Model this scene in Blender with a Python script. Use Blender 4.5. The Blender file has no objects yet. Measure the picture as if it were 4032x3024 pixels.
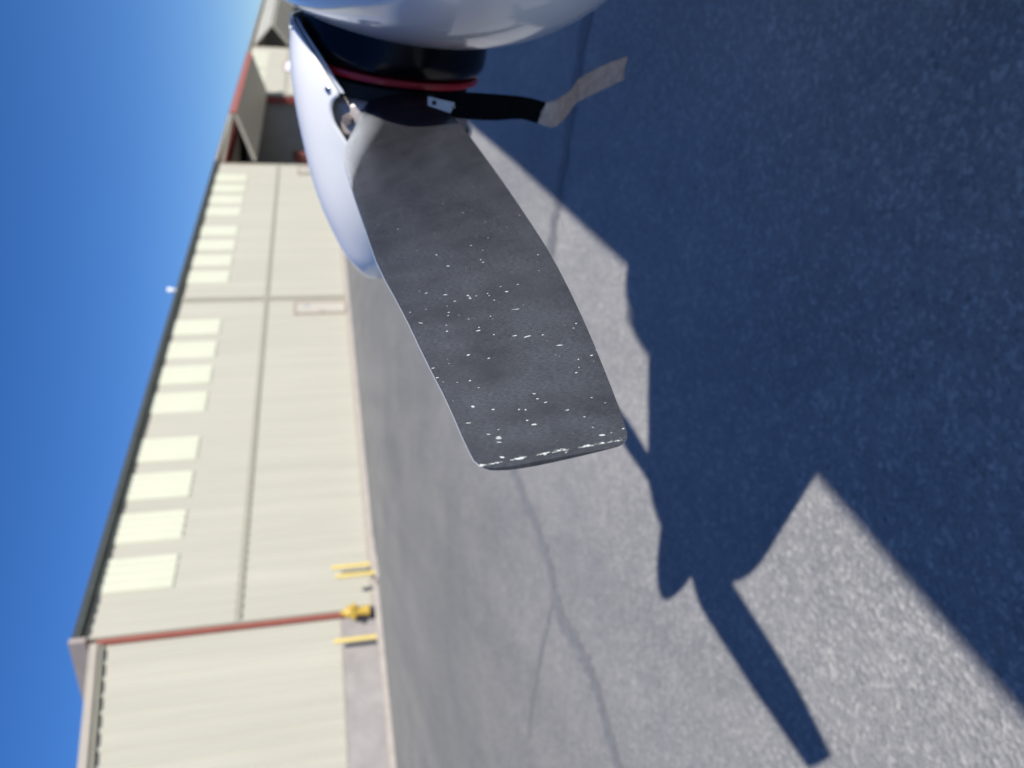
import bpy, bmesh, math, random
from mathutils import Vector, Matrix
random.seed(7)
sc = bpy.context.scene
col = sc.collection
R = math.radians
pi = math.pi

# ------------------------------------------------------------------ camera
CAM_H, PITCH, ROLL, FPX = 1.28, R(13.3), R(2.75), 3000.0
rt, fw, up = Vector((1, 0, 0)), Vector((0, math.cos(PITCH), -math.sin(PITCH))), Vector((0, math.sin(PITCH), math.cos(PITCH)))
c_right = math.cos(ROLL) * rt - math.sin(ROLL) * up
c_up = math.cos(ROLL) * up + math.sin(ROLL) * rt
cd = bpy.data.cameras.new('camera')
cam = bpy.data.objects.new('camera', cd)
col.objects.link(cam)
# the phone was held so that the picture's left is the sky
m = Matrix((-c_up, c_right, -fw)).transposed().to_4x4()
m.translation = Vector((0, 0, CAM_H))
cam.matrix_world = m
cd.sensor_width = 36.0
cd.lens = 36.0 * FPX / 4032.0
cd.clip_start = 0.02
cd.clip_end = 3000
cd.dof.use_dof = True
cd.dof.focus_distance = 0.50
cd.dof.aperture_fstop = 6.4
sc.camera = cam

# ------------------------------------------------------------------ light
SUN_AZ, SUN_EL = R(144.6), R(32.4)
sun_dir = Vector((math.sin(SUN_AZ) * math.cos(SUN_EL), math.cos(SUN_AZ) * math.cos(SUN_EL), math.sin(SUN_EL)))
w = bpy.data.worlds.new('World')
sc.world = w
w.use_nodes = True
nt = w.node_tree
sky = nt.nodes.new('ShaderNodeTexSky')
sky.sky_type = 'NISHITA'
sky.sun_disc = False
sky.sun_elevation = SUN_EL
sky.sun_rotation = SUN_AZ
sky.air_density = 1.0
sky.dust_density = 0.0
sky.ozone_density = 4.0
sky.altitude = 1500
hs = nt.nodes.new('ShaderNodeHueSaturation')
hs.inputs['Hue'].default_value = 0.513
hs.inputs['Saturation'].default_value = 1.26
nt.links.new(sky.outputs[0], hs.inputs['Color'])
nt.links.new(hs.outputs[0], nt.nodes['Background'].inputs[0])
nt.nodes['Background'].inputs[1].default_value = 0.085
sl = bpy.data.lights.new('sun', 'SUN')
sl.energy = 5.0
sl.angle = R(0.53)
sl.color = (1.0, 0.965, 0.92)
so = bpy.data.objects.new('sun', sl)
col.objects.link(so)
so.rotation_euler = sun_dir.to_track_quat('Z', 'Y').to_euler()
sc.view_settings.view_transform = 'Standard'
sc.view_settings.look = 'None'
sc.view_settings.exposure = 0.45
sc.view_settings.gamma = 1.0
sc.view_settings.use_curve_mapping = False


# ------------------------------------------------------------------ materials
def mat(name, color, rough=0.6, metal=0.0, var=0.0, vscale=6.0, coat=0.0, spec=0.5, bump=0.0, bscale=60.0, vstretch=(1, 1, 1), rvar=0.0):
    mt = bpy.data.materials.new(name)
    mt.use_nodes = True
    t = mt.node_tree
    b = t.nodes['Principled BSDF']
    b.inputs['Base Color'].default_value = (*color, 1)
    b.inputs['Roughness'].default_value = rough
    b.inputs['Metallic'].default_value = metal
    b.inputs['Coat Weight'].default_value = coat
    b.inputs['Coat Roughness'].default_value = 0.06
    b.inputs['Specular IOR Level'].default_value = spec
    if var or bump or rvar:
        tc = t.nodes.new('ShaderNodeTexCoord')
        mp = t.nodes.new('ShaderNodeMapping')
        mp.inputs['Scale'].default_value = vstretch
        t.links.new(tc.outputs['Object'], mp.inputs[0])
    if var or rvar:
        n = t.nodes.new('ShaderNodeTexNoise')
        n.inputs['Scale'].default_value = vscale
        n.inputs['Detail'].default_value = 6
        n.inputs['Roughness'].default_value = 0.65
        t.links.new(mp.outputs[0], n.inputs['Vector'])
        if var:
            r = t.nodes.new('ShaderNodeValToRGB')
            lo, hi = [max(0, x * (1 - var)) for x in color], [min(1, x * (1 + var)) for x in color]
            r.color_ramp.elements[0].position = 0.3
            r.color_ramp.elements[1].position = 0.7
            r.color_ramp.elements[0].color = (*lo, 1)
            r.color_ramp.elements[1].color = (*hi, 1)
            t.links.new(n.outputs[0], r.inputs[0])
            t.links.new(r.outputs[0], b.inputs['Base Color'])
        if rvar:
            mr = t.nodes.new('ShaderNodeMapRange')
            mr.inputs[3].default_value = max(0.02, rough - rvar)
            mr.inputs[4].default_value = min(1, rough + rvar)
            t.links.new(n.outputs[0], mr.inputs[0])
            t.links.new(mr.outputs[0], b.inputs['Roughness'])
    if bump:
        n2 = t.nodes.new('ShaderNodeTexNoise')
        n2.inputs['Scale'].default_value = bscale
        n2.inputs['Detail'].default_value = 4
        bp = t.nodes.new('ShaderNodeBump')
        bp.inputs['Strength'].default_value = bump
        bp.inputs['Distance'].default_value = 0.01
        t.links.new(mp.outputs[0], n2.inputs['Vector'])
        t.links.new(n2.outputs[0], bp.inputs['Height'])
        t.links.new(bp.outputs[0], b.inputs['Normal'])
    return mt


def asphalt():
    mt = bpy.data.materials.new('asphalt')
    mt.use_nodes = True
    t = mt.node_tree
    L = t.links.new
    b = t.nodes['Principled BSDF']
    b.inputs['Roughness'].default_value = 0.85
    b.inputs['Specular IOR Level'].default_value = 0.3
    tc = t.nodes.new('ShaderNodeTexCoord')

    def noise(scale, detail=5, rough=0.6, stretch=None):
        n = t.nodes.new('ShaderNodeTexNoise')
        n.inputs['Scale'].default_value = scale
        n.inputs['Detail'].default_value = detail
        n.inputs['Roughness'].default_value = rough
        if stretch:
            mp = t.nodes.new('ShaderNodeMapping')
            mp.inputs['Scale'].default_value = stretch
            mp.inputs['Rotation'].default_value = (0, 0, R(34.6))
            L(tc.outputs['Object'], mp.inputs[0])
            L(mp.outputs[0], n.inputs['Vector'])
        else:
            L(tc.outputs['Object'], n.inputs['Vector'])
        return n

    def vor(scale, feat='F1'):
        v = t.nodes.new('ShaderNodeTexVoronoi')
        v.feature = feat
        v.inputs['Scale'].default_value = scale
        L(tc.outputs['Object'], v.inputs['Vector'])
        return v

    def ramp(src, stops):
        r = t.nodes.new('ShaderNodeValToRGB')
        e = r.color_ramp.elements
        e[0].position, e[0].color = stops[0][0], (*stops[0][1], 1)
        e[1].position, e[1].color = stops[-1][0], (*stops[-1][1], 1)
        for p, c_ in stops[1:-1]:
            k = e.new(p)
            k.color = (*c_, 1)
        L(src, r.inputs[0])
        return r

    def mix(a, b_, f, mode='MIX'):
        mx = t.nodes.new('ShaderNodeMix')
        mx.data_type = 'RGBA'
        mx.blend_type = mode
        if isinstance(f, float):
            mx.inputs[0].default_value = f
        else:
            L(f, mx.inputs[0])
        L(a, mx.inputs[6])
        L(b_, mx.inputs[7])
        return mx.outputs[2]

    v1 = vor(80)
    sep = t.nodes.new('ShaderNodeSeparateColor')
    L(v1.outputs['Color'], sep.inputs[0])
    stones = ramp(sep.outputs[0], [(0.0, (.22, .22, .218)), (.45, (.30, .298, .294)), (.8, (.37, .365, .355)), (1.0, (.64, .61, .57))])
    v2 = vor(260)
    sep2 = t.nodes.new('ShaderNodeSeparateColor')
    L(v2.outputs['Color'], sep2.inputs[0])
    fine = ramp(sep2.outputs[1], [(0, (.23, .23, .228)), (.7, (.325, .322, .318)), (1, (.45, .44, .425))])
    base = mix(stones.outputs[0], fine.outputs[0], 0.52)
    v3 = vor(38)
    sep3 = t.nodes.new('ShaderNodeSeparateColor')
    L(v3.outputs['Color'], sep3.inputs[0])
    sz = t.nodes.new('ShaderNodeMapRange')
    sz.inputs[1].default_value, sz.inputs[2].default_value = .80, 1.0
    sz.inputs[3].default_value, sz.inputs[4].default_value = 0.0, .34
    L(sep3.outputs[2], sz.inputs[0])
    lt = t.nodes.new('ShaderNodeMath')
    lt.operation = 'LESS_THAN'
    L(v3.outputs['Distance'], lt.inputs[0])
    L(sz.outputs[0], lt.inputs[1])
    tone = ramp(sep3.outputs[0], [(0, (.20, .20, .205)), (.35, (.36, .355, .345)), (1, (.54, .52, .49))])
    base = mix(base, tone.outputs[0], lt.outputs[0])
    big = ramp(noise(0.55, 6, .6).outputs[0], [(.3, (.80, .81, .83)), (.7, (1.06, 1.05, 1.03))])
    base = mix(base, big.outputs[0], 1.0, 'MULTIPLY')
    med = ramp(noise(9, 5, .7).outputs[0], [(.3, (.88, .88, .89)), (.7, (1.08, 1.07, 1.05))])
    base = mix(base, med.outputs[0], 1.0, 'MULTIPLY')
    strk = ramp(noise(0.6, 4, .55, (2.2, .25, 1)).outputs[0], [(.35, (.86, .87, .88)), (.65, (1.03, 1.03, 1.03))])
    base = mix(base, strk.outputs[0], 1.0, 'MULTIPLY')
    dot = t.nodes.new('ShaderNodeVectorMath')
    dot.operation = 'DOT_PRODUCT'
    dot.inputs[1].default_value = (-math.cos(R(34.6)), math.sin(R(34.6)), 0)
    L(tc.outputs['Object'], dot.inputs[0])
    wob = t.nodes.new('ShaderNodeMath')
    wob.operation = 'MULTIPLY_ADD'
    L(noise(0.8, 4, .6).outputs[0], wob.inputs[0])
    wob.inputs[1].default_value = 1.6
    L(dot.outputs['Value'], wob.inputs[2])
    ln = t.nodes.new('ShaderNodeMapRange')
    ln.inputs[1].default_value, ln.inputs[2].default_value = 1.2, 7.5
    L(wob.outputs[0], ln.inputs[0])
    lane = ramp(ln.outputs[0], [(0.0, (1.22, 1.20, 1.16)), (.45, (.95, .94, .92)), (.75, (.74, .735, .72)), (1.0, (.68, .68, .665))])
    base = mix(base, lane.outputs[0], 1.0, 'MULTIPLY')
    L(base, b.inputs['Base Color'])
    bp = t.nodes.new('ShaderNodeBump')
    bp.inputs['Strength'].default_value = 0.55
    bp.inputs['Distance'].default_value = 0.004
    L(v1.outputs['Distance'], bp.inputs['Height'])
    L(bp.outputs[0], b.inputs['Normal'])
    return mt


def blade_mat():
    """worn matt black rear face, light grey front face, chipped tip edge; paint limits come from mesh attributes"""
    mt = bpy.data.materials.new('propeller_paint')
    mt.use_nodes = True
    t = mt.node_tree
    L = t.links.new
    b = t.nodes['Principled BSDF']
    at = t.nodes.new('ShaderNodeAttribute')
    at.attribute_name = 'bq'      # (span, chord, front paint)
    at2 = t.nodes.new('ShaderNodeAttribute')
    at2.attribute_name = 'edge'

    def mapping(s):
        mp = t.nodes.new('ShaderNodeMapping')
        mp.inputs['Scale'].default_value = s
        L(at.outputs['Vector'], mp.inputs[0])
        return mp

    def noise(mp, scale, detail=4, rough=.6):
        n = t.nodes.new('ShaderNodeTexNoise')
        n.inputs['Scale'].default_value = scale
        n.inputs['Detail'].default_value = detail
        n.inputs['Roughness'].default_value = rough
        L(mp.outputs[0], n.inputs['Vector'])
        return n.outputs[0]

    def math_(op, a, b_):
        mm = t.nodes.new('ShaderNodeMath')
        mm.operation = op
        for i, x in enumerate((a, b_)):
            if isinstance(x, (int, float)):
                mm.inputs[i].default_value = x
            else:
                L(x, mm.inputs[i])
        return mm.outputs[0]

    def ramp(src, p0, p1, c0=(0, 0, 0), c1=(1, 1, 1)):
        r = t.nodes.new('ShaderNodeValToRGB')
        e = r.color_ramp.elements
        e[0].position, e[0].color = p0, (*c0, 1)
        e[1].position, e[1].color = p1, (*c1, 1)
        L(src, r.inputs[0])
        return r.outputs[0]

    def mix(a, b_, f, mode='MIX'):
        mx = t.nodes.new('ShaderNodeMix')
        mx.data_type = 'RGBA'
        mx.blend_type = mode
        if isinstance(f, float):
            mx.inputs[0].default_value = f
        else:
            L(f, mx.inputs[0])
        for i, x in ((6, a), (7, b_)):
            if isinstance(x, tuple):
                mx.inputs[i].default_value = (*x, 1)
            else:
                L(x, mx.inputs[i])
        return mx.outputs[2]

    sxyz = t.nodes.new('ShaderNodeSeparateXYZ')
    L(at.outputs['Vector'], sxyz.inputs[0])
    span, chord, front = sxyz.outputs
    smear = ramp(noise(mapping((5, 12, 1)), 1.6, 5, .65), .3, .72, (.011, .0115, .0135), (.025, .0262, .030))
    # wear speckle, denser towards the tip; its bluish haze paints in sky sheen
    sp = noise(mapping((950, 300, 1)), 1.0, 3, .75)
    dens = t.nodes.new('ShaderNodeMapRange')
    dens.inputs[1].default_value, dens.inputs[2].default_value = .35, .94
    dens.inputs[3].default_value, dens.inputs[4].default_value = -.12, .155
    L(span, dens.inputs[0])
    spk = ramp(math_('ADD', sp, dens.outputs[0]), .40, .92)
    sheen_patch = ramp(noise(mapping((26, 20, 1)), 1.0, 4, .6), .35, .62)
    c1 = mix(smear, (.088, .098, .118), math_('MULTIPLY', spk, math_('ADD', math_('MULTIPLY', sheen_patch, .6), .3)))
    # stone chips: small, longer across the blade
    vo = t.nodes.new('ShaderNodeTexVoronoi')
    vo.inputs['Scale'].default_value = 1.0
    wn = t.nodes.new('ShaderNodeTexNoise')
    wn.inputs['Scale'].default_value = 22
    L(at.outputs['Vector'], wn.inputs['Vector'])
    wv = t.nodes.new('ShaderNodeVectorMath')
    wv.operation = 'MULTIPLY_ADD'
    L(wn.outputs['Color'], wv.inputs[0])
    wv.inputs[1].default_value = (7, 5, 0)
    L(mapping((230, 84, 1)).outputs[0], wv.inputs[2])
    L(wv.outputs[0], vo.inputs['Vector'])
    sepc = t.nodes.new('ShaderNodeSeparateColor')
    L(vo.outputs['Color'], sepc.inputs[0])
    dens2 = t.nodes.new('ShaderNodeMapRange')
    dens2.inputs[1].default_value, dens2.inputs[2].default_value = .33, .94
    dens2.inputs[3].default_value, dens2.inputs[4].default_value = -.05, .045
    L(span, dens2.inputs[0])
    size = ramp(math_('ADD', sepc.outputs[0], dens2.outputs[0]), .975, 1.0, (0, 0, 0), (.22, .22, .22))
    chip = math_('LESS_THAN', math_('ADD', vo.outputs['Distance'], math_('MULTIPLY', math_('SUBTRACT', sp, .5), .45)), size)
    # nicks: fine pin chips
    vo2 = t.nodes.new('ShaderNodeTexVoronoi')
    vo2.inputs['Scale'].default_value = 1.0
    wv2 = t.nodes.new('ShaderNodeVectorMath')
    wv2.operation = 'MULTIPLY_ADD'
    L(wn.outputs['Color'], wv2.inputs[0])
    wv2.inputs[1].default_value = (13, 9, 0)
    L(mapping((430, 230, 1)).outputs[0], wv2.inputs[2])
    L(wv2.outputs[0], vo2.inputs['Vector'])
    sepc2 = t.nodes.new('ShaderNodeSeparateColor')
    L(vo2.outputs['Color'], sepc2.inputs[0])
    size2 = ramp(math_('ADD', sepc2.outputs[1], dens2.outputs[0]), .945, 1.0, (0, 0, 0), (.24, .24, .24))
    chip2 = math_('LESS_THAN', vo2.outputs['Distance'], size2)
    chip = math_('MAXIMUM', chip, chip2)
    tipwear = ramp(math_('ADD', at2.outputs['Fac'], math_('MULTIPLY', math_('SUBTRACT', noise(mapping((300, 130, 1)), 1.0, 5, .75), .5), 1.7)), .975, 1.06)
    chip = math_('MAXIMUM', chip, tipwear)
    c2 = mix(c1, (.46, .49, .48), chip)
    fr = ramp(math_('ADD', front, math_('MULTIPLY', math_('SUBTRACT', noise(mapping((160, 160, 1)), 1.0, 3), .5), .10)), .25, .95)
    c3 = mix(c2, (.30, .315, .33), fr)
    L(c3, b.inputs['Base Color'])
    rr = ramp(noise(mapping((30, 14, 1)), 1.0, 4), .3, .7, (.32, .32, .32), (.46, .46, .46))
    rr = mix(rr, (.24, .24, .24), fr)
    L(rr, b.inputs['Roughness'])
    b.inputs['Specular IOR Level'].default_value = .5
    bp = t.nodes.new('ShaderNodeBump')
    bp.inputs['Strength'].default_value = .05
    bp.inputs['Distance'].default_value = .0006
    L(math_('SUBTRACT', noise(mapping((900, 350, 1)), 1.0, 3), chip), bp.inputs['Height'])
    L(bp.outputs[0], b.inputs['Normal'])
    return mt


M = {}
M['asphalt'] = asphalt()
M['seal'] = mat('crack_sealant', (.185, .185, .186), .8, var=.25, vscale=20)
M['concrete'] = mat('concrete', (.27, .255, .235), .85, var=.18, vscale=3.0, bump=.2)
M['stem'] = mat('stem_wall_concrete', (.27, .25, .235), .85, var=.15, vscale=2.2, bump=.25, bscale=30)
M['kerb'] = mat('kerb_concrete', (.36, .32, .28), .85, var=.14, vscale=4, bump=.2)
M['cream'] = mat('cream_metal', (.385, .37, .305), .5, var=.07, vscale=1.0, spec=.3, vstretch=(1.6, 1.6, .12))
M['creamflat'] = mat('cream_metal_flat', (.385, .37, .305), .5, var=.04, vscale=.8, spec=.3)
M['trimtan'] = mat('tan_metal_trim', (.35, .315, .26), .5, var=.06, vscale=2)
M['seamtan'] = mat('tan_seam_trim', (.29, .275, .215), .55, var=.06, vscale=2)
M['panel'] = mat('translucent_panel', (.50, .50, .385), .35, var=.03, vscale=1.5)
M['gutter'] = mat('dark_grey_gutter', (.055, .065, .06), .5, var=.15, vscale=3)
M['rake'] = mat('brown_grey_rake', (.32, .27, .24), .5, var=.08, vscale=2)
M['redtrim'] = mat('red_trim', (.28, .085, .06), .5, var=.08, vscale=4)
M['white_door'] = mat('door_paint', (.42, .39, .33), .5, var=.05, vscale=3)
M['doorframe'] = mat('door_frame_paint', (.32, .26, .20), .5, var=.06, vscale=3)
M['interior'] = mat('interior_metal', (.30, .31, .32), .6, var=.12, vscale=1.2)
M['steel_red'] = mat('red_oxide_steel', (.20, .04, .035), .6, var=.2, vscale=2)
M['yellow'] = mat('yellow_paint', (.55, .43, .14), .5, var=.08, vscale=8)
M['hydrant'] = mat('hydrant_yellow', (.46, .31, .055), .4, var=.12, vscale=14)
M['blackiron'] = mat('black_iron', (.03, .033, .04), .6, var=.3, vscale=12)
M['white'] = mat('white_aircraft_paint', (.79, .79, .79), .16, coat=.6, var=.02, vscale=3)
M['white_spin'] = mat('white_spinner_paint', (.78, .78, .78), .22, coat=.5, var=.02, vscale=9)
M['underside'] = mat('spinner_inside', (.55, .58, .64), .3)
M['black_gloss'] = mat('black_gloss_enamel', (.004, .0045, .007), .24, spec=.35, rvar=.06, vscale=20)
M['red_enamel'] = mat('red_enamel', (.50, .022, .030), .3, var=.15, vscale=30, coat=.4)
M['hubmetal'] = mat('worn_aluminium', (.46, .41, .38), .4, metal=.25, var=.3, vscale=28, vstretch=(1, 1, 1), bump=.2, bscale=90)
M['steel'] = mat('bright_steel', (.62, .62, .62), .2, metal=1.0, var=.1, vscale=80)
M['boltsteel'] = mat('dull_bolt_steel', (.16, .14, .13), .5, metal=.3, var=.3, vscale=90)
M['rubber'] = mat('black_rubber', (.012, .012, .014), .8, var=.3, vscale=40)
M['webbing'] = mat('tan_webbing', (.62, .54, .50), .95, var=.22, vscale=55, bump=.9, bscale=260)
M['webblack'] = mat('black_webbing', (.004, .004, .005), .95, spec=.1, var=.3, vscale=60, bump=.5, bscale=260)
M['clip'] = mat('grey_clip_metal', (.42, .46, .50), .4, metal=.3, var=.1, vscale=60)
M['glass'] = mat('windshield', (.04, .05, .06), .05, spec=.7)
M['alum'] = mat('grey_wheel_metal', (.5, .5, .5), .4, metal=.6)
M['blue'] = mat('sign_blue', (.10, .16, .38), .5)
M['signwhite'] = mat('sign_white', (.78, .78, .80), .5)
M['blade'] = blade_mat()


# ------------------------------------------------------------------ mesh helpers
def link(name, me, mt=None, parent=None):
    o = bpy.data.objects.new(name, me)
    col.objects.link(o)
    if mt is not None and me is not None and not me.materials:
        me.materials.append(M[mt] if isinstance(mt, str) else mt)
    if parent is not None:
        o.parent = parent
    return o


def tag(o, label=None, cat=None, group=None, kind=None):
    if label: o['label'] = label
    if cat: o['category'] = cat
    if group: o['group'] = group
    if kind: o['kind'] = kind
    return o


def empty(name, loc=(0, 0, 0), rz=0):
    o = bpy.data.objects.new(name, None)
    col.objects.link(o)
    o.location = loc
    o.rotation_euler = (0, 0, rz)
    return o


def pyd(name, v, f, smooth=False):
    me = bpy.data.meshes.new(name)
    me.from_pydata([tuple(x) for x in v], [], f)
    if smooth:
        for p in me.polygons: p.use_smooth = True
    me.update()
    return me


def finish(bm, name, smooth=False, bevel=0.0):
    if bevel:
        bmesh.ops.bevel(bm, geom=list(bm.edges), offset=bevel, segments=2, affect='EDGES', clamp_overlap=True)
    bmesh.ops.recalc_face_normals(bm, faces=bm.faces)
    me = bpy.data.meshes.new(name)
    bm.to_mesh(me)
    bm.free()
    if smooth:
        for p in me.polygons: p.use_smooth = True
    return me


def box(name, lo, hi, mt, parent=None, bevel=0.0):
    bm = bmesh.new()
    bmesh.ops.create_cube(bm, size=1)
    c_ = [(a + b) / 2 for a, b in zip(lo, hi)]
    for v in bm.verts:
        v.co = Vector([c_[i] + v.co[i] * (hi[i] - lo[i]) for i in range(3)])
    return link(name, finish(bm, name, bevel=bevel), mt, parent)


def prism(name, poly, a0, a1, mt, parent=None):
    """polygon in (y,z) extruded along x from a0 to a1"""
    n = len(poly)
    v = [(a0, p[0], p[1]) for p in poly] + [(a1, p[0], p[1]) for p in poly]
    f = [tuple(range(n)), tuple(range(2 * n - 1, n - 1, -1))] + [(i, n + i, n + (i + 1) % n, (i + 1) % n) for i in range(n)]
    bm = bmesh.new()
    vs = [bm.verts.new(x) for x in v]
    for q in f: bm.faces.new([vs[i] for i in q])
    return link(name, finish(bm, name), mt, parent)


def loft(rings, closed=True, cap0=False, cap1=False):
    n = len(rings[0])
    v = [p for r_ in rings for p in r_]
    f = []
    for i in range(len(rings) - 1):
        for j in range(n if closed else n - 1):
            k = (j + 1) % n
            f.append((i * n + j, i * n + k, (i + 1) * n + k, (i + 1) * n + j))
    if cap0: f.append(tuple(range(n - 1, -1, -1)))
    if cap1: f.append(tuple(range((len(rings) - 1) * n, len(rings) * n)))
    return v, f


def lathe(name, prof, mt, parent=None, n=32, axis='Z', smooth=True, caps=True):
    """profile [(h, r)] round an axis"""
    rings = []
    for h, r_ in prof:
        ring = []
        for i in range(n):
            a = 2 * pi * i / n
            x, y = r_ * math.cos(a), r_ * math.sin(a)
            ring.append((x, y, h) if axis == 'Z' else (h, x, y))
        rings.append(ring)
    v, f = loft(rings, True, caps, caps)
    bm = bmesh.new()
    vs = [bm.verts.new(p) for p in v]
    for q in f: bm.faces.new([vs[i] for i in q])
    bmesh.ops.remove_doubles(bm, verts=bm.verts, dist=1e-5)
    me = finish(bm, name)
    if smooth:
        for p in me.polygons: p.use_smooth = len(p.vertices) <= 4
        try:
            me.set_sharp_from_angle(angle=R(40))
        except Exception:
            pass
    return link(name, me, mt, parent)


def tube(name, pts, radii, mt, parent=None, n=12):
    rings = []
    for i, p in enumerate(pts):
        p = Vector(p)
        d = (Vector(pts[min(i + 1, len(pts) - 1)]) - Vector(pts[max(i - 1, 0)])).normalized()
        s = d.orthogonal().normalized() if i == 0 else (s - d * s.dot(d)).normalized()
        q = d.cross(s)
        rings.append([p + (s * math.cos(2 * pi * k / n) + q * math.sin(2 * pi * k / n)) * radii[i] for k in range(n)])
    v, f = loft(rings, True, True, True)
    bm = bmesh.new()
    vs = [bm.verts.new(x) for x in v]
    for q_ in f: bm.faces.new([vs[i] for i in q_])
    me = finish(bm, name)
    for p in me.polygons: p.use_smooth = len(p.vertices) <= 4
    return link(name, me, mt, parent)


def lerp(x, xs, ys):
    if x <= xs[0]: return ys[0]
    for i in range(1, len(xs)):
        if x <= xs[i]:
            t = (x - xs[i - 1]) / (xs[i] - xs[i - 1])
            return ys[i - 1] + (ys[i] - ys[i - 1]) * t
    return ys[-1]


def smooth_lerp(x, xs, ys):
    """Catmull-Rom through the table"""
    if x <= xs[0]: return ys[0]
    if x >= xs[-1]: return ys[-1]
    i = max(k for k in range(len(xs)) if xs[k] <= x)
    i = min(i, len(xs) - 2)
    def slope(k):
        if k == 0: return (ys[1] - ys[0]) / (xs[1] - xs[0])
        if k == len(xs) - 1: return (ys[-1] - ys[-2]) / (xs[-1] - xs[-2])
        return (ys[k + 1] - ys[k - 1]) / (xs[k + 1] - xs[k - 1])
    h = xs[i + 1] - xs[i]
    t = (x - xs[i]) / h
    return ((2 * t**3 - 3 * t**2 + 1) * ys[i] + (t**3 - 2 * t**2 + t) * h * slope(i) + (-2 * t**3 + 3 * t**2) * ys[i + 1] + (t**3 - t**2) * h * slope(i + 1))


# ------------------------------------------------------------------ ground
AZ = R(34.6)                                                     # direction in which the hangar row runs
U = Vector((math.sin(AZ), math.cos(AZ), 0))
N = Vector((math.cos(AZ), -math.sin(AZ), 0))                     # out of the hangar front
WALL, BASE = 15.37, 0.41


def gz(s):
    return BASE * min(max((s - 3.5) / 11.0, 0), 1)


def ground_z(x, y):
    return gz(-(x * N.x + y * N.y))


ss = [-900, -40, 3.5, 5, 7, 9, 11, 13, 14.5, 40, 900]
al = [-900, -60, 0, 60, 900]
gv = [tuple(U * a - N * s + Vector((0, 0, gz(s)))) for s in ss for a in al]
gf = [(i * 5 + j, i * 5 + j + 1, (i + 1) * 5 + j + 1, (i + 1) * 5 + j) for i in range(len(ss) - 1) for j in range(4)]
bm = bmesh.new()
vs = [bm.verts.new(p) for p in gv]
for q in gf: bm.faces.new([vs[i] for i in q])
gme = finish(bm, 'ground', smooth=True)
if gme.polygons[0].normal.z < 0: gme.flip_normals()
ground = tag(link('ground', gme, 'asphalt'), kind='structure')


def crack(name, pts, w_, mt):
    rng = random.Random(len(pts) * 13)
    fine = []
    for i in range(len(pts) - 1):
        for k in range(6):
            t = k / 6
            fine.append((smooth_lerp(i + t, list(range(len(pts))), [p[0] for p in pts]), smooth_lerp(i + t, list(range(len(pts))), [p[1] for p in pts])))
    fine.append(pts[-1])
    v, f = [], []
    for i, p in enumerate(fine):
        a, b = fine[max(i - 1, 0)], fine[min(i + 1, len(fine) - 1)]
        d = Vector((b[0] - a[0], b[1] - a[1])).normalized()
        ww = w_ * (0.75 + 0.5 * rng.random()) * (0.35 if i in (0, len(fine) - 1) else 1)
        jx = (rng.random() - .5) * w_ * .5
        for s in (-1, 1):
            x, y = p[0] - d.y * (s * ww / 2 + jx), p[1] + d.x * (s * ww / 2 + jx)
            v.append((x, y, ground_z(x, y) + .004))
        if i: f.append((2 * i - 2, 2 * i - 1, 2 * i + 1, 2 * i))
    me = pyd(name, v, f)
    if me.polygons[0].normal.z < 0: me.flip_normals()
    return link(name, me, mt, ground)


crack('crack_seal', [(2.3, 3.05), (1.752, 3.481), (1.409, 3.761), (1.128, 3.987), (.966, 4.12), (.796, 4.272), (.35, 4.75), (-.05, 5.2), (-.431, 5.811 - .2), (-.647, 5.442), (-.829, 5.162), (-.98, 4.832), (-1.198, 4.592), (-1.404, 4.401), (-1.45, 4.232), (-1.485, 4.09), (-1.53, 3.957), (-1.625, 3.808), (-1.742, 3.683), (-1.898, 3.52), (-2.3, 3.1)], .115, 'seal')
crack('crack_seal', [(-1.33, 4.53), (-1.581, 4.715), (-1.799, 4.853), (-2.001, 4.974), (-2.171, 5.076), (-2.5, 5.2)], .045, 'seal')


# ------------------------------------------------------------------ hangar row
HM = Matrix((U, N, Vector((0, 0, 1)))).transposed().to_4x4()     # local x along the row, y out of the front, z up
HM.translation = N * (-WALL) + Vector((0, 0, BASE))


def hroot(name):
    o = empty(name)
    o.matrix_world = HM
    return o


def ribbed(name, x0, x1, z0, z1, mt, parent=None, y=0.0, pitch=0.30, depth=0.03, topf=None, phase=0.0):
    """sheet metal with trapezoid ribs standing proud, closed by a back sheet"""
    xs = []
    k0 = math.floor((x0 - phase) / pitch) - 1
    x = phase + k0 * pitch
    cand = []
    while x < x1 + pitch:
        cand += [(x, 0), (x + pitch * .62, 0), (x + pitch * .70, depth), (x + pitch * .92, depth)]
        x += pitch
    def prof(xx):
        for i in range(len(cand) - 1):
            if cand[i][0] <= xx <= cand[i + 1][0]:
                t = (xx - cand[i][0]) / (cand[i + 1][0] - cand[i][0])
                return cand[i][1] + t * (cand[i + 1][1] - cand[i][1])
        return 0
    xs = [x0] + [c_[0] for c_ in cand if x0 + 1e-4 < c_[0] < x1 - 1e-4] + [x1]
    v, f = [], []
    for xx in xs:
        yy = y + prof(xx)
        zt = topf(xx) if topf else z1
        v += [(xx, yy, z0), (xx, yy, zt), (xx, y - .05, z0), (xx, y - .05, zt)]
    n = len(xs)
    for i in range(n - 1):
        a, b = 4 * i, 4 * i + 4
        f += [(a, b, b + 1, a + 1), (a + 3, b + 3, b + 2, a + 2), (a + 1, b + 1, b + 3, a + 3), (a, a + 2, b + 2, b)]
    f += [(0, 1, 3, 2), (4 * n - 4, 4 * n - 2, 4 * n - 1, 4 * n - 3)]
    bm = bmesh.new()
    vs = [bm.verts.new(p) for p in v]
    for q in f: bm.faces.new([vs[i] for i in q])
    return link(name, finish(bm, name), mt, parent)


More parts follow.
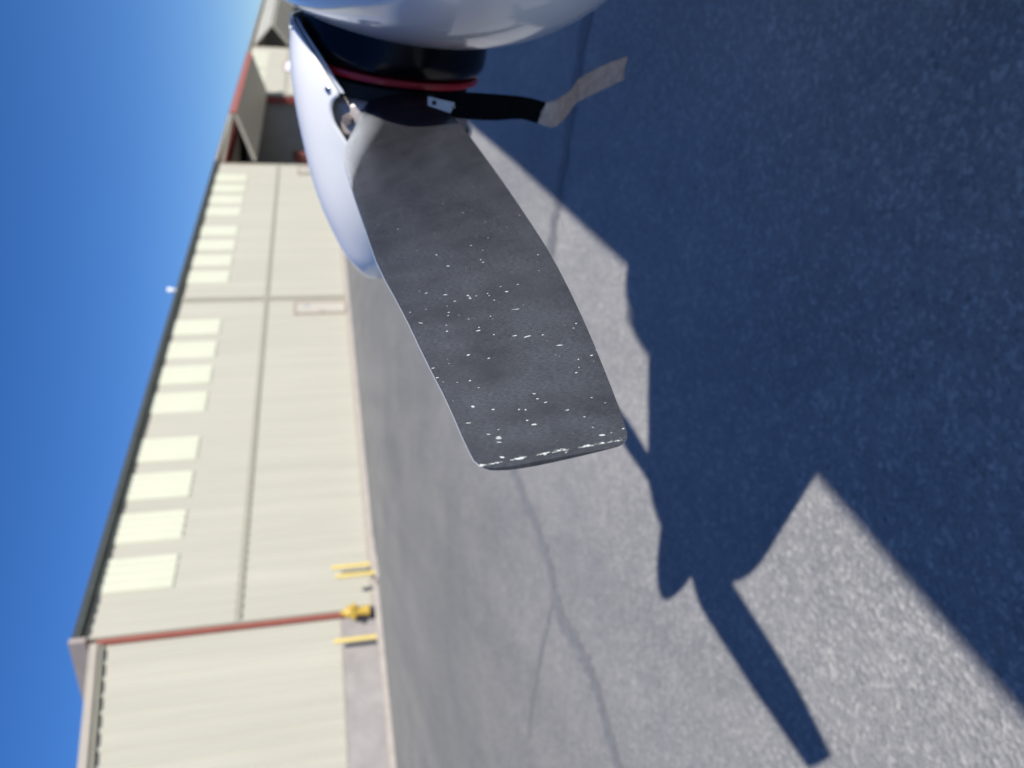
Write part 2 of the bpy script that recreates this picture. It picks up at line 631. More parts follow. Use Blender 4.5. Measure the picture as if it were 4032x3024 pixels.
hangar = tag(hroot('hangar'), 'long cream metal hangar row with bifold doors and bright panels under the eave', 'hangar')
X = [12.66, 29.32, 46.02, 62.38, 79.4, 96.0, 112.6]
EAVE = 6.58
DEPTH = 18.0
YD = 0.0
# floor, back wall, partitions, roof
box('floor_slab', (X[0] + .1, -DEPTH, -.2), (X[-1] - .1, -.06, .02), 'concrete', hangar)
box('back_wall', (X[0], -DEPTH - .2, 0), (X[-1], -DEPTH, 6.4), 'interior', hangar)
for i, x in enumerate(X):
    if i == 0:
        box('end_wall', (x - .02, -DEPTH, 0), (x + .12, -.06, 6.4), 'creamflat', hangar)
    else:
        o = box('partition_wall', (x - .08, -DEPTH, 0), (x + .08, -.07, 6.42), 'interior', hangar)
        if i in (2, 3, 4, 5):
            # horizontal girts and liner ribs of the partition that the open doors show
            rib = box('liner_rib', (x - .115, -DEPTH + .1, .10), (x - .081, -.12, .16), 'interior', hangar)
            for k in range(1, 21):
                c_ = rib.copy()
                c_.location = (0, 0, k * .3)
                col.objects.link(c_)
rid = EAVE + .25 + DEPTH / 2 * .06
prism('roof', [(.30, EAVE + .23), (-DEPTH / 2, rid + .02), (-DEPTH - .3, EAVE + .23), (-DEPTH - .3, EAVE + .12), (-DEPTH / 2, rid - .09), (.05, EAVE + .12)], X[0] - .02, X[-1], 'trimtan', hangar)
# the rake at the near end of the roof, in two lengths with an open joint
for a, b in ((.30, -1.18), (-1.21, -DEPTH / 2)):
    za, zb = EAVE + .27 + (.30 - a) * .055, EAVE + .27 + (.30 - b) * .055
    prism('rake_trim', [(a, za), (b, zb), (b, zb - .42), (a, za - .34)], X[0] - .16, X[0] - .03, 'rake', hangar)
for i in range(len(X) - 1):
    x0, x1 = X[i], X[i + 1]
    box('gutter', (x0 + .01, .06, EAVE + .10), (x1 - .01, .24, EAVE + .235), 'gutter' if i < 2 else 'trimtan', hangar, bevel=.01)
    box('header_beam', (x0 + .1, -.40, 6.05), (x1 - .1, -.10, 6.45), 'steel_red', hangar)
    if i < 2 or i == 3:
        pass
    else:
        for xx in (x0 + .30, x1 - .34):
            box('door_column', (xx - .14, -.52, .02), (xx + .14, -.12, 6.04), 'steel_red', hangar)

panel_proto = None


def window_panels(door, xs, z0, z1, y):
    global panel_proto
    for x in xs:
        if panel_proto is None:
            panel_proto = ribbed('light_panel', 0, 1.12, z0, z1, 'panel', None, y=.0, pitch=.28, depth=.02).data
            bpy.data.objects.remove([o for o in col.objects if o.data is panel_proto][0])
        o = link('light_panel', panel_proto, None, door)
        o.location = (x, y, 0)


def closed_door(i, door):
    x0, x1 = X[i] + .16, X[i + 1] - .16
    lo = ribbed('lower_leaf', x0, x1, .18, 3.24, 'cream', door, y=.0)
    upl = ribbed('upper_leaf', x0, x1, 3.40, EAVE + .075, 'cream', door, y=.0)
    box('hinge_strip', (x0, -.02, 3.25), (x1, .055, 3.39), 'seamtan', door)
    box('bottom_seal', (x0, -.05, .03), (x1, .06, .175), 'trimtan', door)
    w0 = X[i] + 1.45
    window_panels(upl, [w0 + k * 1.655 for k in range(4)] + [w0 + 7.42 + k * 1.655 for k in range(4)], 4.93, EAVE + .07, .036)
    # walk-in door near the far jamb
    d = box('walk_door', (x1 - 1.25, .035, .20), (x1 - .40, .075, 2.14), 'white_door', lo, bevel=.004)
    for (a, b, c_, e) in ((x1 - 1.33, x1 - 1.255, .18, 2.22), (x1 - .395, x1 - .32, .18, 2.22), (x1 - 1.254, x1 - .396, 2.145, 2.22), (x1 - 1.254, x1 - .396, .13, .195)):
        box('door_frame', (a, .032, c_), (b, .105, e), 'doorframe', lo)
    box('door_handle', (x1 - 1.17, .076, 1.05), (x1 - 1.08, .115, 1.16), 'alum', lo, bevel=.01)
    box('door_vent', (x1 - .80, .0755, 1.62), (x1 - .62, .085, 1.80), 'alum', lo, bevel=.003)


for i in (0, 1, 3):
    d = empty('bifold_door')
    d.parent = hangar
    d['label'] = 'closed cream bifold door with eight bright panels'
    closed_door(i, d)
    # jamb trim either side
for i, x in enumerate(X[:-1]):
    box('jamb_trim', (x + .015, -.06, .02) if i else (x + .125, -.06, .02), (x + .155, .05, EAVE + .07), 'seamtan' if i else 'creamflat', hangar)
    if i: box('jamb_trim', (x - .155, -.06, .02), (x - .005, .05, EAVE + .07), 'seamtan' if i in (1, ) else 'trimtan', hangar)
box('corner_trim', (X[0] - .045, -.12, .10), (X[0] + .05, .065, EAVE + .09), 'redtrim', hangar)


def open_door(i, apex, inner, red):
    d = empty('bifold_door')
    d.parent = hangar
    d['label'] = 'cream bifold door folded open'
    x0, x1 = X[i] + .2, X[i + 1] - .2
    t = .16
    top = (.10, EAVE - .16)
    def leaf(name, a, b):
        a, b = Vector(a), Vector(b)
        dd = (b - a).normalized()
        nn = Vector((-dd.y, dd.x)) * t / 2
        return prism(name, [a + nn, b + nn, b - nn, a - nn], x0, x1, 'creamflat', d)
    leaf('upper_leaf', top, apex)
    leaf('lower_leaf', (apex[0] - .02, apex[1] - .17), inner)
    if red:
        box('apex_strip', (x0, apex[0] + .02, apex[1] - .24), (x1, apex[0] + .12, apex[1] + .12), 'redtrim', d)
    return d


open_door(2, (2.83, 5.62), (.18, 4.62), True)
open_door(4, (1.90, 4.75), (.20, 3.20), False)
open_door(5, (1.90, 4.75), (.20, 3.20), False)
lamp = lathe('flood_lamp', [(0, .05), (.12, .06), (.13, .10), (.30, .10), (.32, .04)], 'signwhite', hangar, n=14)
lamp.location = (29.75, .25, EAVE + .245)

# sign on the closed third door
sign = tag(hroot('wall_sign'), 'small sign with red border on cream hangar door beside the white spinner', 'sign')
box('sign_board', (70.0, .05, 2.5), (73.4, .09, 3.45), 'signwhite', sign)
for lo, hi in (((69.9, .05, 3.452), (73.5, .11, 3.56)), ((69.9, .05, 2.39), (73.5, .11, 2.498)), ((69.9, .05, 2.50), (69.998, .11, 3.45)), ((73.402, .05, 2.50), (73.5, .11, 3.45))):
    box('sign_border', lo, hi, 'redtrim', sign)
box('sign_patch', (70.5, .091, 2.62), (71.9, .097, 3.12), 'blue', sign)

# ------------------------------------------------------------------ annex at the near end of the row
annex = tag(hroot('annex_building'), 'cream ribbed metal annex on a bare concrete base, next to the red corner trim', 'building')
AX0, AX1 = 2.0, X[0] - .11
atop = lambda x: 6.26 + (x - 12.53) * .135
ribbed('ribbed_wall', AX0, AX1, .95, 6.2, 'cream', annex, y=-.02, topf=lambda x: atop(x) - .02, pitch=.42, depth=.045)
box('base_trim', (AX0, -.06, .90), (AX1, .035, .948), 'trimtan', annex)
box('stem_wall', (AX0, -.30, .02), (AX1, .02, .898), 'stem', annex)
for nm, y0, y1, dz0, dz1, mt in (('eave_trim', -.05, .16, .02, .19, 'trimtan'), ('eave_return', -.05, .10, -.07, .018, 'seamtan')):
    bm = bmesh.new()
    c8 = [(x, y, atop(x) + z) for x in (AX0, AX1) for y in (y0, y1) for z in (dz0, dz1)]
    vs = [bm.verts.new(p) for p in c8]
    for q in ((0, 1, 3, 2), (4, 6, 7, 5), (0, 4, 5, 1), (2, 3, 7, 6), (1, 5, 7, 3), (0, 2, 6, 4)): bm.faces.new([vs[k] for k in q])
    link(nm, finish(bm, nm), mt, annex)
bm = bmesh.new()
c8 = [(x, y, atop(x) + z) for x in (AX0, AX1) for y in (-9.0, -.06) for z in (.05, .12)]
vs = [bm.verts.new(p) for p in c8]
for q in ((0, 1, 3, 2), (4, 6, 7, 5), (0, 4, 5, 1), (2, 3, 7, 6), (1, 5, 7, 3), (0, 2, 6, 4)): bm.faces.new([vs[k] for k in q])
link('roof', finish(bm, 'roof'), 'trimtan', annex)
box('side_wall', (AX0, -9.0, .02), (AX0 + .1, -.31, 4.6), 'creamflat', annex)

# kerbed walk in front of both, ending where the hangar doors begin
walk = tag(hroot('pavement'), kind='structure')
box('kerb', (1.0, .56, -.25), (14.45, .74, .12), 'kerb', walk, bevel=.012)
box('walk_slab', (1.0, .025, -.25), (14.3, .555, .105), 'concrete', walk)
box('door_sill', (14.5, .065, -.25), (96, .42, .10), 'kerb', walk, bevel=.01)


# ------------------------------------------------------------------ bollards and hydrant
def bollard(a, o, z, label):
    t = empty('bollard')
    t.matrix_world = HM @ Matrix.Translation((a, o, z))
    lathe('post', [(-.1, .057), (.94, .057), (.975, .05), (.995, .03), (1.0, 0.001)], 'yellow', t, n=20)
    lathe('footing', [(-.05, .16), (.012, .16), (.02, .14)], 'kerb', t, n=20)
    return tag(t, label, 'bollard', 'yellow bollards by the hangar corner')


bollard(13.88, .40, .105, 'yellow bollard standing close against the cream hangar door')
bollard(13.05, .98, 0.0, 'yellow bollard on its own concrete block at the asphalt edge')
bollard(11.62, .40, .105, 'yellow bollard in front of the bare concrete annex base')
blk = HM @ Matrix.Translation((13.05, .98, 0))
bb = box('concrete_block', (12.75, .86, -.1), (13.5, 1.12, .06), 'kerb', None, bevel=.01)
bb.matrix_world = HM
tag(bb, 'low concrete block under the bollard at the asphalt edge', 'block')
hy = tag(empty('fire_hydrant'), 'yellow fire hydrant with black foot beside the red corner trim', 'hydrant')
hy.matrix_world = HM @ Matrix.Translation((12.42, .40, .105)) @ Matrix.Scale(1.15, 4)
lathe('standpipe', [(-.05, .075), (.13, .075), (.131, .078)], 'blackiron', hy, n=20)
lathe('barrel', [(.12, .13), (.15, .13), (.152, .10), (.44, .095), (.46, .11)], 'hydrant', hy, n=24)
lathe('bonnet', [(.455, .125), (.50, .125), (.505, .135), (.54, .135), (.545, .115), (.60, .10), (.65, .06), (.67, .03), (.72, .028), (.725, .001)], 'hydrant', hy, n=24)
for dx, dy, l, r_ in ((1, 0, .17, .05), (-1, 0, .17, .05), (0, 1, .19, .065)):
    o = lathe('outlet', [(.06, r_ * .8), (l - .05, r_ * .8), (l - .049, r_), (l, r_), (l + .002, r_ * .4), (l + .03, r_ * .35)], 'hydrant', hy, n=16, axis='X')
    o.rotation_euler = (0, 0, math.atan2(dy, dx))
    o.location = (0, 0, .44)

# ------------------------------------------------------------------ the airplane
TILT = R(4.24)
HEAD = R(303.24)
af = Vector((math.sin(HEAD), math.cos(HEAD), 0))
ap = Vector((math.sin(HEAD - pi / 2), math.cos(HEAD - pi / 2), 0))
f3 = af * math.cos(TILT) + Vector((0, 0, 1)) * math.sin(TILT)
u3 = Vector((0, 0, 1)) * math.cos(TILT) - af * math.sin(TILT)
AM = Matrix((f3, ap, u3)).transposed().to_4x4()                  # local x forward, y port, z up, origin at the propeller hub
AM.translation = Vector((.4736, 1.1806, 1.1728))


def gl(x):                                                       # local height of the ground under station x
    return (-AM.translation.z - x * math.sin(TILT)) / math.cos(TILT)


plane = tag(empty('airplane'), 'white airplane with a two-bladed black propeller and pointed spinner', 'airplane')
plane.matrix_world = AM


def section(x, hw, zt, zb, e=2.6, n=48, yc=0.0):
    zc, hh = (zt + zb) / 2, (zt - zb) / 2
    out = []
    for i in range(n):
        a = 2 * pi * i / n
        ca, sa = math.cos(a), math.sin(a)
        out.append((x, yc + hw * math.copysign(abs(ca) ** (2 / e), ca), zc + hh * math.copysign(abs(sa) ** (2 / e), sa)))
    return out


# cowling: rounded nose bowl with a round opening for the ring, lofted back to the firewall
XF, BY, BU, BD, AY, AU, AD, Z0, PW = -.0745, .4121, .232, .3726, .1221, .092, .3696, -.017, 2.3956
NC = 96


def bowl(s_):
    ring = []
    for i in range(NC):
        a = 2 * pi * i / NC
        cy, sz = math.cos(a), math.sin(a)
        b = BU if sz > 0 else BD
        r0 = min(.93, (.168 - Z0 * sz) / math.hypot(BY * cy, b * sz))
        rho = r0 + (1 - r0) * s_
        w_ = sz * sz
        aa = AY * (1 - w_) + (AU if sz > 0 else AD) * w_
        ring.append((XF - aa * (1 - math.sqrt(max(0, 1 - rho ** PW))), BY * rho * cy, Z0 + b * rho * sz))
    return ring


def ring_at(x, r_, z0=0.0):
    return [(x, r_ * math.cos(2 * pi * i / NC), z0 + r_ * math.sin(2 * pi * i / NC)) for i in range(NC)]


def mixring(a, b, t):
    return [tuple(p[k] * (1 - t) + q[k] * t for k in range(3)) for p, q in zip(a, b)]


b0 = bowl(0.0)
rings = [[(p[0] - .09, p[1] * .90, p[2] * .90) for p in b0], [(p[0] - .022, p[1] * .90, p[2] * .90) for p in b0], [(p[0] - .008, p[1] * .93, p[2] * .93) for p in b0], [(p[0] - .001, p[1] * .975, p[2] * .975) for p in b0]]
for s_ in (.06, .14, .22, .30, .38, .46, .54, .62, .69, .76, .82, .87, .91, .94, .965, .983, .995, 1.0):
    rings.append(bowl(s_))
last = rings[-1]
for k, (x, hw, zt, zb) in enumerate(((-.70, .49, .44, -.42), (-.95, .53, .54, -.46), (-1.15, .55, .60, -.48))):
    s_ = section(x, hw, zt, zb, 2.5, NC)
    rings.append(s_)
v, f = loft(rings, True)
me = pyd('cowling', v, f, True)
cowl = link('cowling', me, 'white', plane)
md = cowl.modifiers.new('sub', 'SUBSURF'); md.levels = md.render_levels = 1
# fuselage, windshield, tail boom
fs = [(-1.152, .55, .60, -.48, 2.5), (-1.5, .56, .83, -.50, 3.2), (-1.77, .57, 1.06, -.50, 4.5), (-2.6, .56, 1.05, -.48, 4), (-3.2, .50, .85, -.38, 2.8), (-4.2, .33, .55, -.15, 2.4), (-5.4, .18, .42, .05, 2.2), (-6.3, .07, .35, .18, 2)]
v, f = loft([section(*s_[:4], s_[4]) for s_ in fs], True, False, True)
link('fuselage', pyd('fuselage', v, f, True), 'white', plane)
v, f = loft([[(-1.22, y, .645), (-1.72, y, 1.015)] for y in (-.38, -.2, 0, .2, .38)], False)
gm = pyd('windshield', v, f, True)
wsd = link('windshield', gm, 'glass', plane)
md = wsd.modifiers.new('sol', 'SOLIDIFY'); md.thickness = .012


def airfoil(xle, chord, y, z, t=.12, n=14):
    pts = []
    for i in range(n + 1):
        k = 1 - math.cos(pi / 2 * i / n)
        yt = 5 * t * (.2969 * math.sqrt(k) - .126 * k - .3516 * k * k + .2843 * k**3 - .1036 * k**4)
        pts.append((xle - k * chord, y, z + yt * chord * 1.15))
    for i in range(n - 1, 0, -1):
        k = 1 - math.cos(pi / 2 * i / n)
        yt = 5 * t * (.2969 * math.sqrt(k) - .126 * k - .3516 * k * k + .2843 * k**3 - .1036 * k**4)
        pts.append((xle - k * chord, y, z - yt * chord * .7))
    return pts


for s in (1, -1):
    rg = [airfoil(-1.88, 1.62, s * .02, .97), airfoil(-1.90 - s * .114, 1.62, s * 2.6, .95 + .117), airfoil(-1.90 - s * .28, 1.15, s * 6.3, .95 + .28), airfoil(-1.98 - s * .285, .9, s * 6.5, .95 + .29)]
    v, f = loft(rg, True, True, True)
    bm = bmesh.new(); vs = [bm.verts.new(p) for p in v]
    for q in f: bm.faces.new([vs[k] for k in q])
    link('wing', finish(bm, 'wing', smooth=True), 'white', plane)
    tube('wing_strut', [(-2.35, s * .56, -.30), (-2.45, s * 2.6, 1.07)], [.035, .035], 'white', plane)
    tube('main_gear_leg', [(-2.35, s * .45, -.42), (-2.37, s * 1.0, gl(-2.35) + .30), (-2.38, s * 1.12, gl(-2.35) + .22)], [.04, .032, .03], 'white', plane)
    wz = gl(-2.38)
    wh = lathe('main_wheel', [(-.075, .07), (-.075, .17), (-.05, .21), (0, .217), (.05, .21), (.075, .17), (.075, .07)], 'rubber', plane, n=28)
    wh.rotation_euler = (pi / 2, 0, 0)
    wh.location = (-2.38, s * 1.20, wz + .215)
# tail surfaces
for s in (1, -1):
    rg = [airfoil(-5.35, .95, s * .05, .38, .08), airfoil(-5.6, .65, s * 1.65, .38, .08)]
    v, f = loft(rg, True, True, True)
    link('tailplane', pyd('tailplane', v, f, True), 'white', plane)
fin = [[(p[0], p[2] - 0, q) for p in airfoil(x, c_, 0, 0, .07)] for x, c_, q in ((-5.0, 1.25, .38), (-5.75, .62, 1.55))]
v, f = loft(fin, True, True, True)
link('fin', pyd('fin', v, f, True), 'white', plane)
# nose gear
tube('nose_gear_leg', [(-.62, 0, -.35), (-.50, 0, gl(-.5) + .42)], [.035, .03], 'alum', plane)
for s in (1, -1):
    tube('nose_fork', [(-.50, s * .02, gl(-.5) + .44), (-.50, s * .10, gl(-.5) + .38), (-.47, s * .10, gl(-.5) + .17)], [.018, .018, .016], 'alum', plane)
wh = lathe('nose_wheel', [(-.06, .05), (-.06, .13), (-.04, .165), (0, .173), (.04, .165), (.06, .13), (.06, .05)], 'rubber', plane, n=28)
wh.rotation_euler = (pi / 2, 0, 0)
wh.location = (-.47, 0, gl(-.47) + .171)

# starter ring behind the propeller
ring = lathe('flywheel', [(-.30, .136), (-.052, .136), (-.042, .134), (-.033, .128), (-.0285, .120), (-.0285, .02)], 'black_gloss', plane, n=80, axis='X')
ring.location = (0, 0, -.007)
ring['label'] = 'glossy black ring between cowling and propeller'
lathe('red_rim', [(-.0283, .098), (-.0283, .1235), (-.0275, .1270), (-.0240, .1290), (-.020, .1282), (-.0180, .124), (-.0145, .098)], 'red_enamel', ring, n=80, axis='X')

# propeller: hub, two blades, spinner in two shells, screws
hub = lathe('propeller_hub', [(.0085, .05), (.0085, .118), (.014, .127), (.018, .1285), (.052, .1265), (.066, .119), (.074, .105), (.085, .06), (.12, .05)], 'hubmetal', plane, n=64, axis='X')
hub['label'] = 'worn bare metal hub behind the spinner opening'
lathe('backing_plate', [(-.0142, .02), (-.0142, .0975), (-.012, .119), (.002, .121), (.008, .118), (.0082, .02)], 'rubber', hub, n=64, axis='X')  # black colour stands in for the shade between red rim and blade
PHI = -.0096
TR, TLE = [.06, .12, .17, .21, .25, .301, .37, .448, .559, .652, .745, .816, .869, .908, .93, .9385], [.046, .052, .062, .073, .084, .0895, .088, .084, .078, .073, .062, .055, .049, .046, .0435, .041]
TT, TTE = [.06, .12, .17, .21, .25, .317, .40, .50, .60, .70, .80, .884, .917, .9385], [-.050, -.056, -.060, -.060, -.0585, -.0572, -.0595, -.0628, -.0648, -.0648, -.0590, -.0505, -.0462, -.0425]
TH_R, TH_T = [.06, .14, .20, .30, .45, .60, .75, .94], [.050, .048, .043, .034, .022, .0165, .012, .0085]
PITCH_M = 1.25


BR, BB = [.06, .12, .18, .24, .30, .35, .40, .45], [14, 15, 19.5, 24.5, 27.5, 27.8, 26.3, 23.9]


def blade_mesh():
    st = [.06, .09, .12, .145, .17, .19, .21, .23, .25, .275, .30, .33, .36, .40, .44, .48, .52, .56, .60, .64, .68, .72, .76, .80, .83, .86, .885, .905, .92, .928, .9335, .937, .9385]
    NF = 16
    rings, bq, edge = [], [], []
    for r_ in st:
        le, te, th = smooth_lerp(r_, TR, TLE), smooth_lerp(r_, TT, TTE), smooth_lerp(r_, TH_R, TH_T)
        e = max(0, (r_ - .9285) / .010)
        sh = .009 * (1 - math.sqrt(max(0, 1 - min(e, 1) ** 2)))
        le, te = le - sh, te + sh * .8
        th *= (1 - .25 * min(e, 1) ** 2)
        beta = R(smooth_lerp(r_, BR, BB)) if r_ < .45 else math.atan2(PITCH_M, 2 * pi * r_)
        rnd = max(0, min(1, (.26 - r_) / .14))                   # towards the root the section becomes an oval
        pts = []
        c_ = le - te
        prof = []
        for i in range(NF + 1):                                  # rear face, trailing to leading edge
            k = i / NF
            k = .5 - .5 * math.cos(pi * k)
            prof.append((te + c_ * k, -1, 1 - k))
        for i in range(1, NF):                                   # front face, leading to trailing edge
            k = i / NF
            k = .5 - .5 * math.cos(pi * k)
            prof.append((le - c_ * k, 1, k))
        ring = []
        for q, side, k in prof:
            yt = 5 * (.2969 * math.sqrt(max(k, 0)) - .126 * k - .3516 * k * k + .2843 * k**3 - .1036 * k**4)
            el = 2 * math.sqrt(max(0, k * (1 - k)))
            if side > 0:
                h = th * ((1 - rnd) * yt * .80 + rnd * el * .5)
            else:
                h = -th * ((1 - rnd) * (yt * .14 + .22 * math.exp(-k * 26) * math.sqrt(max(0, min(1, k * 40)))) + rnd * el * .5)
            # q along the chord (up at the leading edge), h towards the front
            zz = q * math.cos(beta) - h * math.sin(beta)
            xx = q * math.sin(beta) + h * math.cos(beta) + lerp(r_, [.14, .32], [.016, 0.0])
            ring.append((xx, r_, zz))
            fr = (1.0 if side > 0 else 0.0) if r_ < .934 else 0.0
            if side < 0:                                         # grey front paint wraps round the leading edge near the root
                wrap = .003 + .27 * max(0, min(1, (.44 - r_) / .22)) ** 1.5 * max(0, min(1, (r_ - .12) / .06))
                fr = max(0, min(1, 1.0 - .55 * k / max(wrap, 1e-4)))
            if r_ > .934: fr = 0.0
            bq.append((r_, q, fr))
            edge.append(max(0, min(1, (r_ - .905) / .0285)) ** 9 if r_ <= .934 else .35)
        rings.append(ring)
    n = len(rings[0])
    v, f = loft(rings, True, True, True)
    me = pyd('blade', v, f)
    for p in me.polygons: p.use_smooth = len(p.vertices) <= 4
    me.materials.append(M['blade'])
    a = me.attributes.new('bq', 'FLOAT_VECTOR', 'POINT')
    a.data.foreach_set('vector', [c_ for p in bq for c_ in p])
    a = me.attributes.new('edge', 'FLOAT', 'POINT')
    a.data.foreach_set('value', edge)
    bm = bmesh.new(); bm.from_mesh(me)
    bmesh.ops.recalc_face_normals(bm, faces=bm.faces)
    bm.to_mesh(me); bm.free()
    try:
        me.set_sharp_from_angle(angle=R(50))
    except Exception:
        pass
    return me


bme = blade_mesh()
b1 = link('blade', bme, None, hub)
b1.rotation_euler = (PHI, 0, 0)
b1['label'] = 'matt black rear face of the blade, chipped along its tip'
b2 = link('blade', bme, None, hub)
b2.rotation_euler = (PHI + pi, 0, 0)

# spinner: a shell of revolution, cut away on both sides where the blades come through
SPX = [-.08, 0, .085, .187, .273, .305, .322, .33]
SPR = [.147, .145, .130, .102, .062, .039, .021, .0015]
CX = [-.075, -.061, -.041, -.022, -.004, .001, .004, .009, .015, .023, .031, .039, .046, .053, .067, .082, .095, .104]
CT = [78.4, 63.2, 50.1, 41.4, 34.2, 32.9, 33.6, 36.0, 37.5, 38.3, 38.0, 37.2, 35.8, 33.4, 29.0, 22.0, 12.0, 0.0]


def spin_r(x):
    return smooth_lerp(x, SPX, SPR)


xs = sorted(set(CX + [.112, .125, .14, .155, .17, .187, .205, .22, .235, .25, .262, .273, .283, .293, .302, .310, .317, .322, .326, .33]))


def shell():
    """upper half shell: angles from the port cut over the top to the starboard cut"""
    n = 40
    rg = []
    for x in xs:
        t0 = R(lerp(x, CX, CT)) if x <= CX[-1] else 0
        t1 = pi - R(lerp(x, [-.075, .0, .07, .104], [30, 30, 24, 0]))
        r_ = spin_r(x)
        rg.append([(x, r_ * math.cos(t0 + (t1 - t0) * i / n), r_ * math.sin(t0 + (t1 - t0) * i / n)) for i in range(n + 1)])
    v, f = loft(rg, False)
    return v, f


sv, sf = shell()
nv = len(sv)
v2 = [(p[0], -p[1], -p[2]) for p in sv]
bm = bmesh.new()
vs = [bm.verts.new(p) for p in sv + v2]
for q in sf: bm.faces.new([vs[i] for i in q])
for q in sf:
    if min(v2[i][0] for i in q) > .05: bm.faces.new([vs[i + nv] for i in q])
bmesh.ops.delete(bm, geom=[v_ for v_ in bm.verts if not v_.link_faces], context='VERTS')
bmesh.ops.remove_doubles(bm, verts=bm.verts, dist=2e-4)
sme = finish(bm, 'spinner', smooth=True)
sme.materials.append(M['white_spin'])
sme.materials.append(M['underside'])
if sum(p.normal.dot(Vector((0, p.center.y, p.center.z))) for p in sme.polygons) < 0: sme.flip_normals()
spin = link('spinner', sme, None, hub)
md = spin.modifiers.new('sol', 'SOLIDIFY'); md.thickness = .0032; md.offset = -1; md.material_offset = 1; md.material_offset_rim = 0
spin['label'] = 'white pointed spinner with a cut-out for the blade'
# spinner flange: a narrow inner lip that follows the rear cut edge
for sgn in (1,):
    lv, lf = [], []
    cut = [(x, t) for x, t in zip(CX, CT) if x <= .0012]
    for i, (x, t) in enumerate(cut):
        r0 = spin_r(x) - .0040
        for dt, dr in ((.5, 0), (-1.8, .002), (-1.8, .0032), (.5, .0012)):
            a = R(t + dt)
            lv.append((x - .002, sgn * (r0 - dr) * math.cos(a), sgn * (r0 - dr) * math.sin(a)))
        if i:
            b_ = 4 * i
            for k in range(4):
                lf.append((b_ - 4 + k, b_ - 4 + (k + 1) % 4, b_ + (k + 1) % 4, b_ + k))
    bm = bmesh.new(); vs = [bm.verts.new(p) for p in lv]
    for q in lf: bm.faces.new([vs[k] for k in q])
    link('inner_flange', finish(bm, 'inner_flange'), 'underside', spin)


def screw(x, th, parent, s=1.0, mt='steel', rr=None):
    r_ = (spin_r(x) if rr is None else rr)
    p = Vector((x, r_ * math.cos(R(th)), r_ * math.sin(R(th))))
    nn = Vector((.08 if rr is None else 0, math.cos(R(th)), math.sin(R(th)))).normalized()
    o = lathe('screw', [(-.002, .0052 * s), (.0006, .0052 * s), (.0020, .0042 * s), (.0026, .0022 * s), (.0018, .0018 * s), (.0016, .0004)], mt, parent, n=20)
    o.matrix_local = Matrix.Translation(p) @ nn.to_track_quat('Z', 'Y').to_matrix().to_4x4()
    return o


screw(-.002, 40.0, spin)
screw(-.066, 76, spin)
for th in (105, 150):
    screw(-.060, th, spin)
bx_ = lathe('bolt_head', [(0, .0085), (.006, .0085), (.0072, .007), (.0074, .001)], 'boltsteel', hub, n=6, smooth=False)
bx_.matrix_local = Matrix.Translation((.036, .127 * math.cos(R(30)), .127 * math.sin(R(30)))) @ Vector((0, math.cos(R(30)), math.sin(R(30)))).to_track_quat('Z', 'Y').to_matrix().to_4x4()
riv = lathe('rivet', [(-.001, .0024), (.0006, .0024), (.0012, .0014), (.0013, .0002)], 'steel', hub, n=14)
riv.location = (-.041, .312, -.047)
riv.rotation_euler = (0, R(-60), 0)

# ------------------------------------------------------------------ strap hanging from the blade root
strap = tag(empty('strap'), 'strap hanging from the propeller root, black above and tan below', 'strap')
strap.matrix_world = AM


def ribbon(name, pts, widths, th, mt, twist, parent, fray=0.0):
    rng = random.Random(3)
    n = len(pts)
    fine, wd, tw = [], [], []
    idx = list(range(n))
    K = 8
    for i in range((n - 1) * K + 1):
        t = i / K
        fine.append(Vector([smooth_lerp(t, idx, [p[k] for p in pts]) for k in range(3)]))
        wd.append(smooth_lerp(t, idx, widths) * (1 + fray * (rng.random() - .5)))
        tw.append(smooth_lerp(t, idx, twist))
    rg = []
    for i, p in enumerate(fine):
        d = (fine[min(i + 1, len(fine) - 1)] - fine[max(i - 1, 0)]).normalized()
        s0 = Vector((1, -.15, 0)); s0 = (s0 - d * s0.dot(d)).normalized()
        q0 = d.cross(s0)
        s = s0 * math.cos(tw[i]) + q0 * math.sin(tw[i]); q = d.cross(s)
        w_ = wd[i] / 2
        rg.append([p + s * (w_ * a) + q * (th / 2 * b + .0025 * (1 - abs(a))) for a, b in ((-1, -.6), (-.8, -1), (0, -1), (.8, -1), (1, -.6), (1, .6), (.8, 1), (0, 1), (-.8, 1), (-1, .6))])
    v, f = loft(rg, True, True, True)
    bm = bmesh.new(); vs = [bm.verts.new(x) for x in v]
    for q_ in f: bm.faces.new([vs[k] for k in q_])
    return link(name, finish(bm, name, smooth=True), mt, parent)


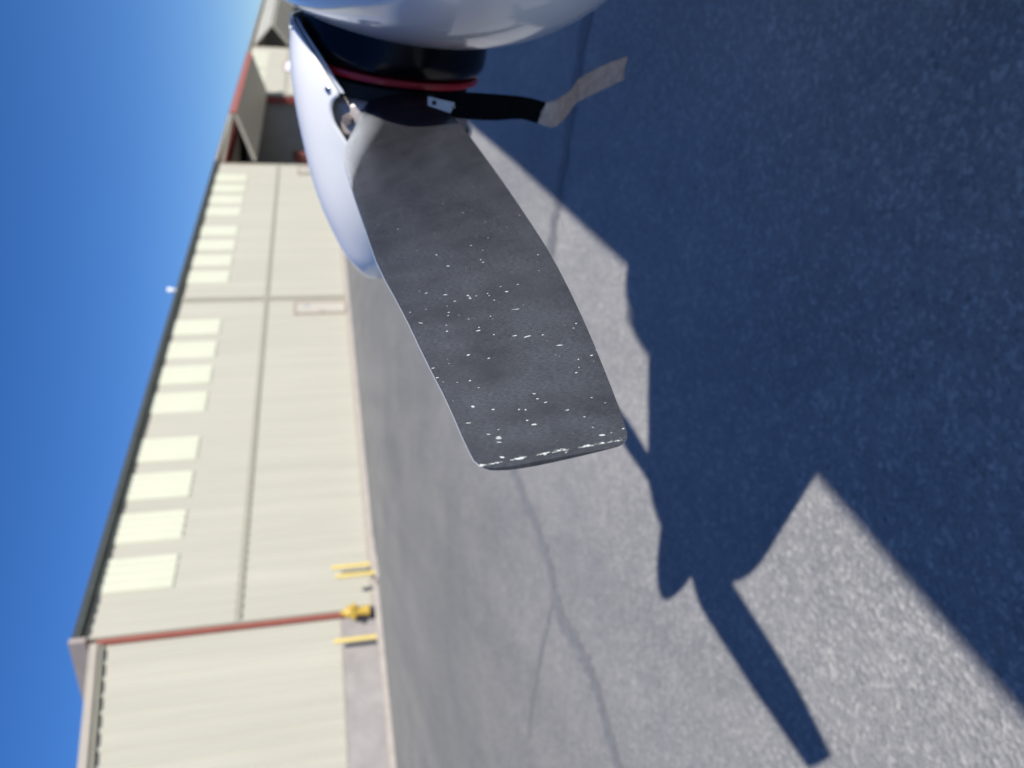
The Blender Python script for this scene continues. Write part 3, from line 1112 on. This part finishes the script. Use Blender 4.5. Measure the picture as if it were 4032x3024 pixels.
ribbon('black_sleeve', [(-.012, .172, -.050), (-.021, .204, -.076), (-.028, .226, -.112), (-.034, .238, -.150), (-.031, .238, -.179)], [.030, .034, .036, .031, .029], .006, 'webblack', [0, .1, .2, .2, .1], strap, .03)
ribbon('tan_tail', [(-.030, .238, -.177), (-.030, .226, -.202), (-.036, .182, -.232), (-.046, .130, -.262), (-.060, .090, -.308), (-.074, .062, -.352)], [.026, .038, .036, .036, .037, .036], .006, 'webbing', [.1, .0, .0, .0, .0, .0], strap, .10)
cv = [(-.0391, .2586, -.0230), (-.0365, .2648, -.0570), (-.0235, .2668, -.0523), (-.0286, .2609, -.0238)]
cc = sum((Vector(p) for p in cv), Vector()) / 4
cn = (Vector(cv[1]) - Vector(cv[0])).cross(Vector(cv[3]) - Vector(cv[0])).normalized()
bm = bmesh.new()
fr = [bm.verts.new(Vector(p) + cn * .001) for p in cv]; bk = [bm.verts.new(Vector(p) - cn * .001) for p in cv]
bm.faces.new(fr); bm.faces.new(bk[::-1])
for i in range(4): bm.faces.new([fr[i], bk[i], bk[(i + 1) % 4], fr[(i + 1) % 4]])
clip = link('metal_clip', finish(bm, 'metal_clip', bevel=.0006), 'clip', strap)
camloc = AM.inverted() @ Vector((0, 0, CAM_H))
if cn.dot(camloc - cc) < 0: cn = -cn
hole = lathe('clip_hole', [(0, .0030), (.0014, .0030), (.0015, .0022), (.0008, .0018), (.0008, .0002)], 'blackiron', clip, n=16)
hole.matrix_local = Matrix.Translation(Vector((-.0328, .2612, -.0315)) + cn * .0004) @ cn.to_track_quat('Z', 'Y').to_matrix().to_4x4()

# ------------------------------------------------------------------ a second airplane parked in the open hangar
parked = tag(empty('parked_airplane'), 'white airplane with red tail parked inside the open hangar', 'airplane')
PM = HM @ Matrix.Translation((53.5, -8.0, 1.20)) @ Matrix.Rotation(R(-96), 4, 'Z')
parked.matrix_world = PM
for src in ('cowling', 'fuselage', 'windshield', 'wing', 'tailplane', 'fin', 'main_gear_leg', 'main_wheel', 'nose_gear_leg', 'nose_wheel'):
    for ch in [c_ for c_ in plane.children if c_.name.split('.')[0] == src]:
        k = ch.copy()
        if src in ('fin',):
            k.data = ch.data.copy(); k.data.materials[0] = M['redtrim']
        col.objects.link(k)
        k.parent = parked
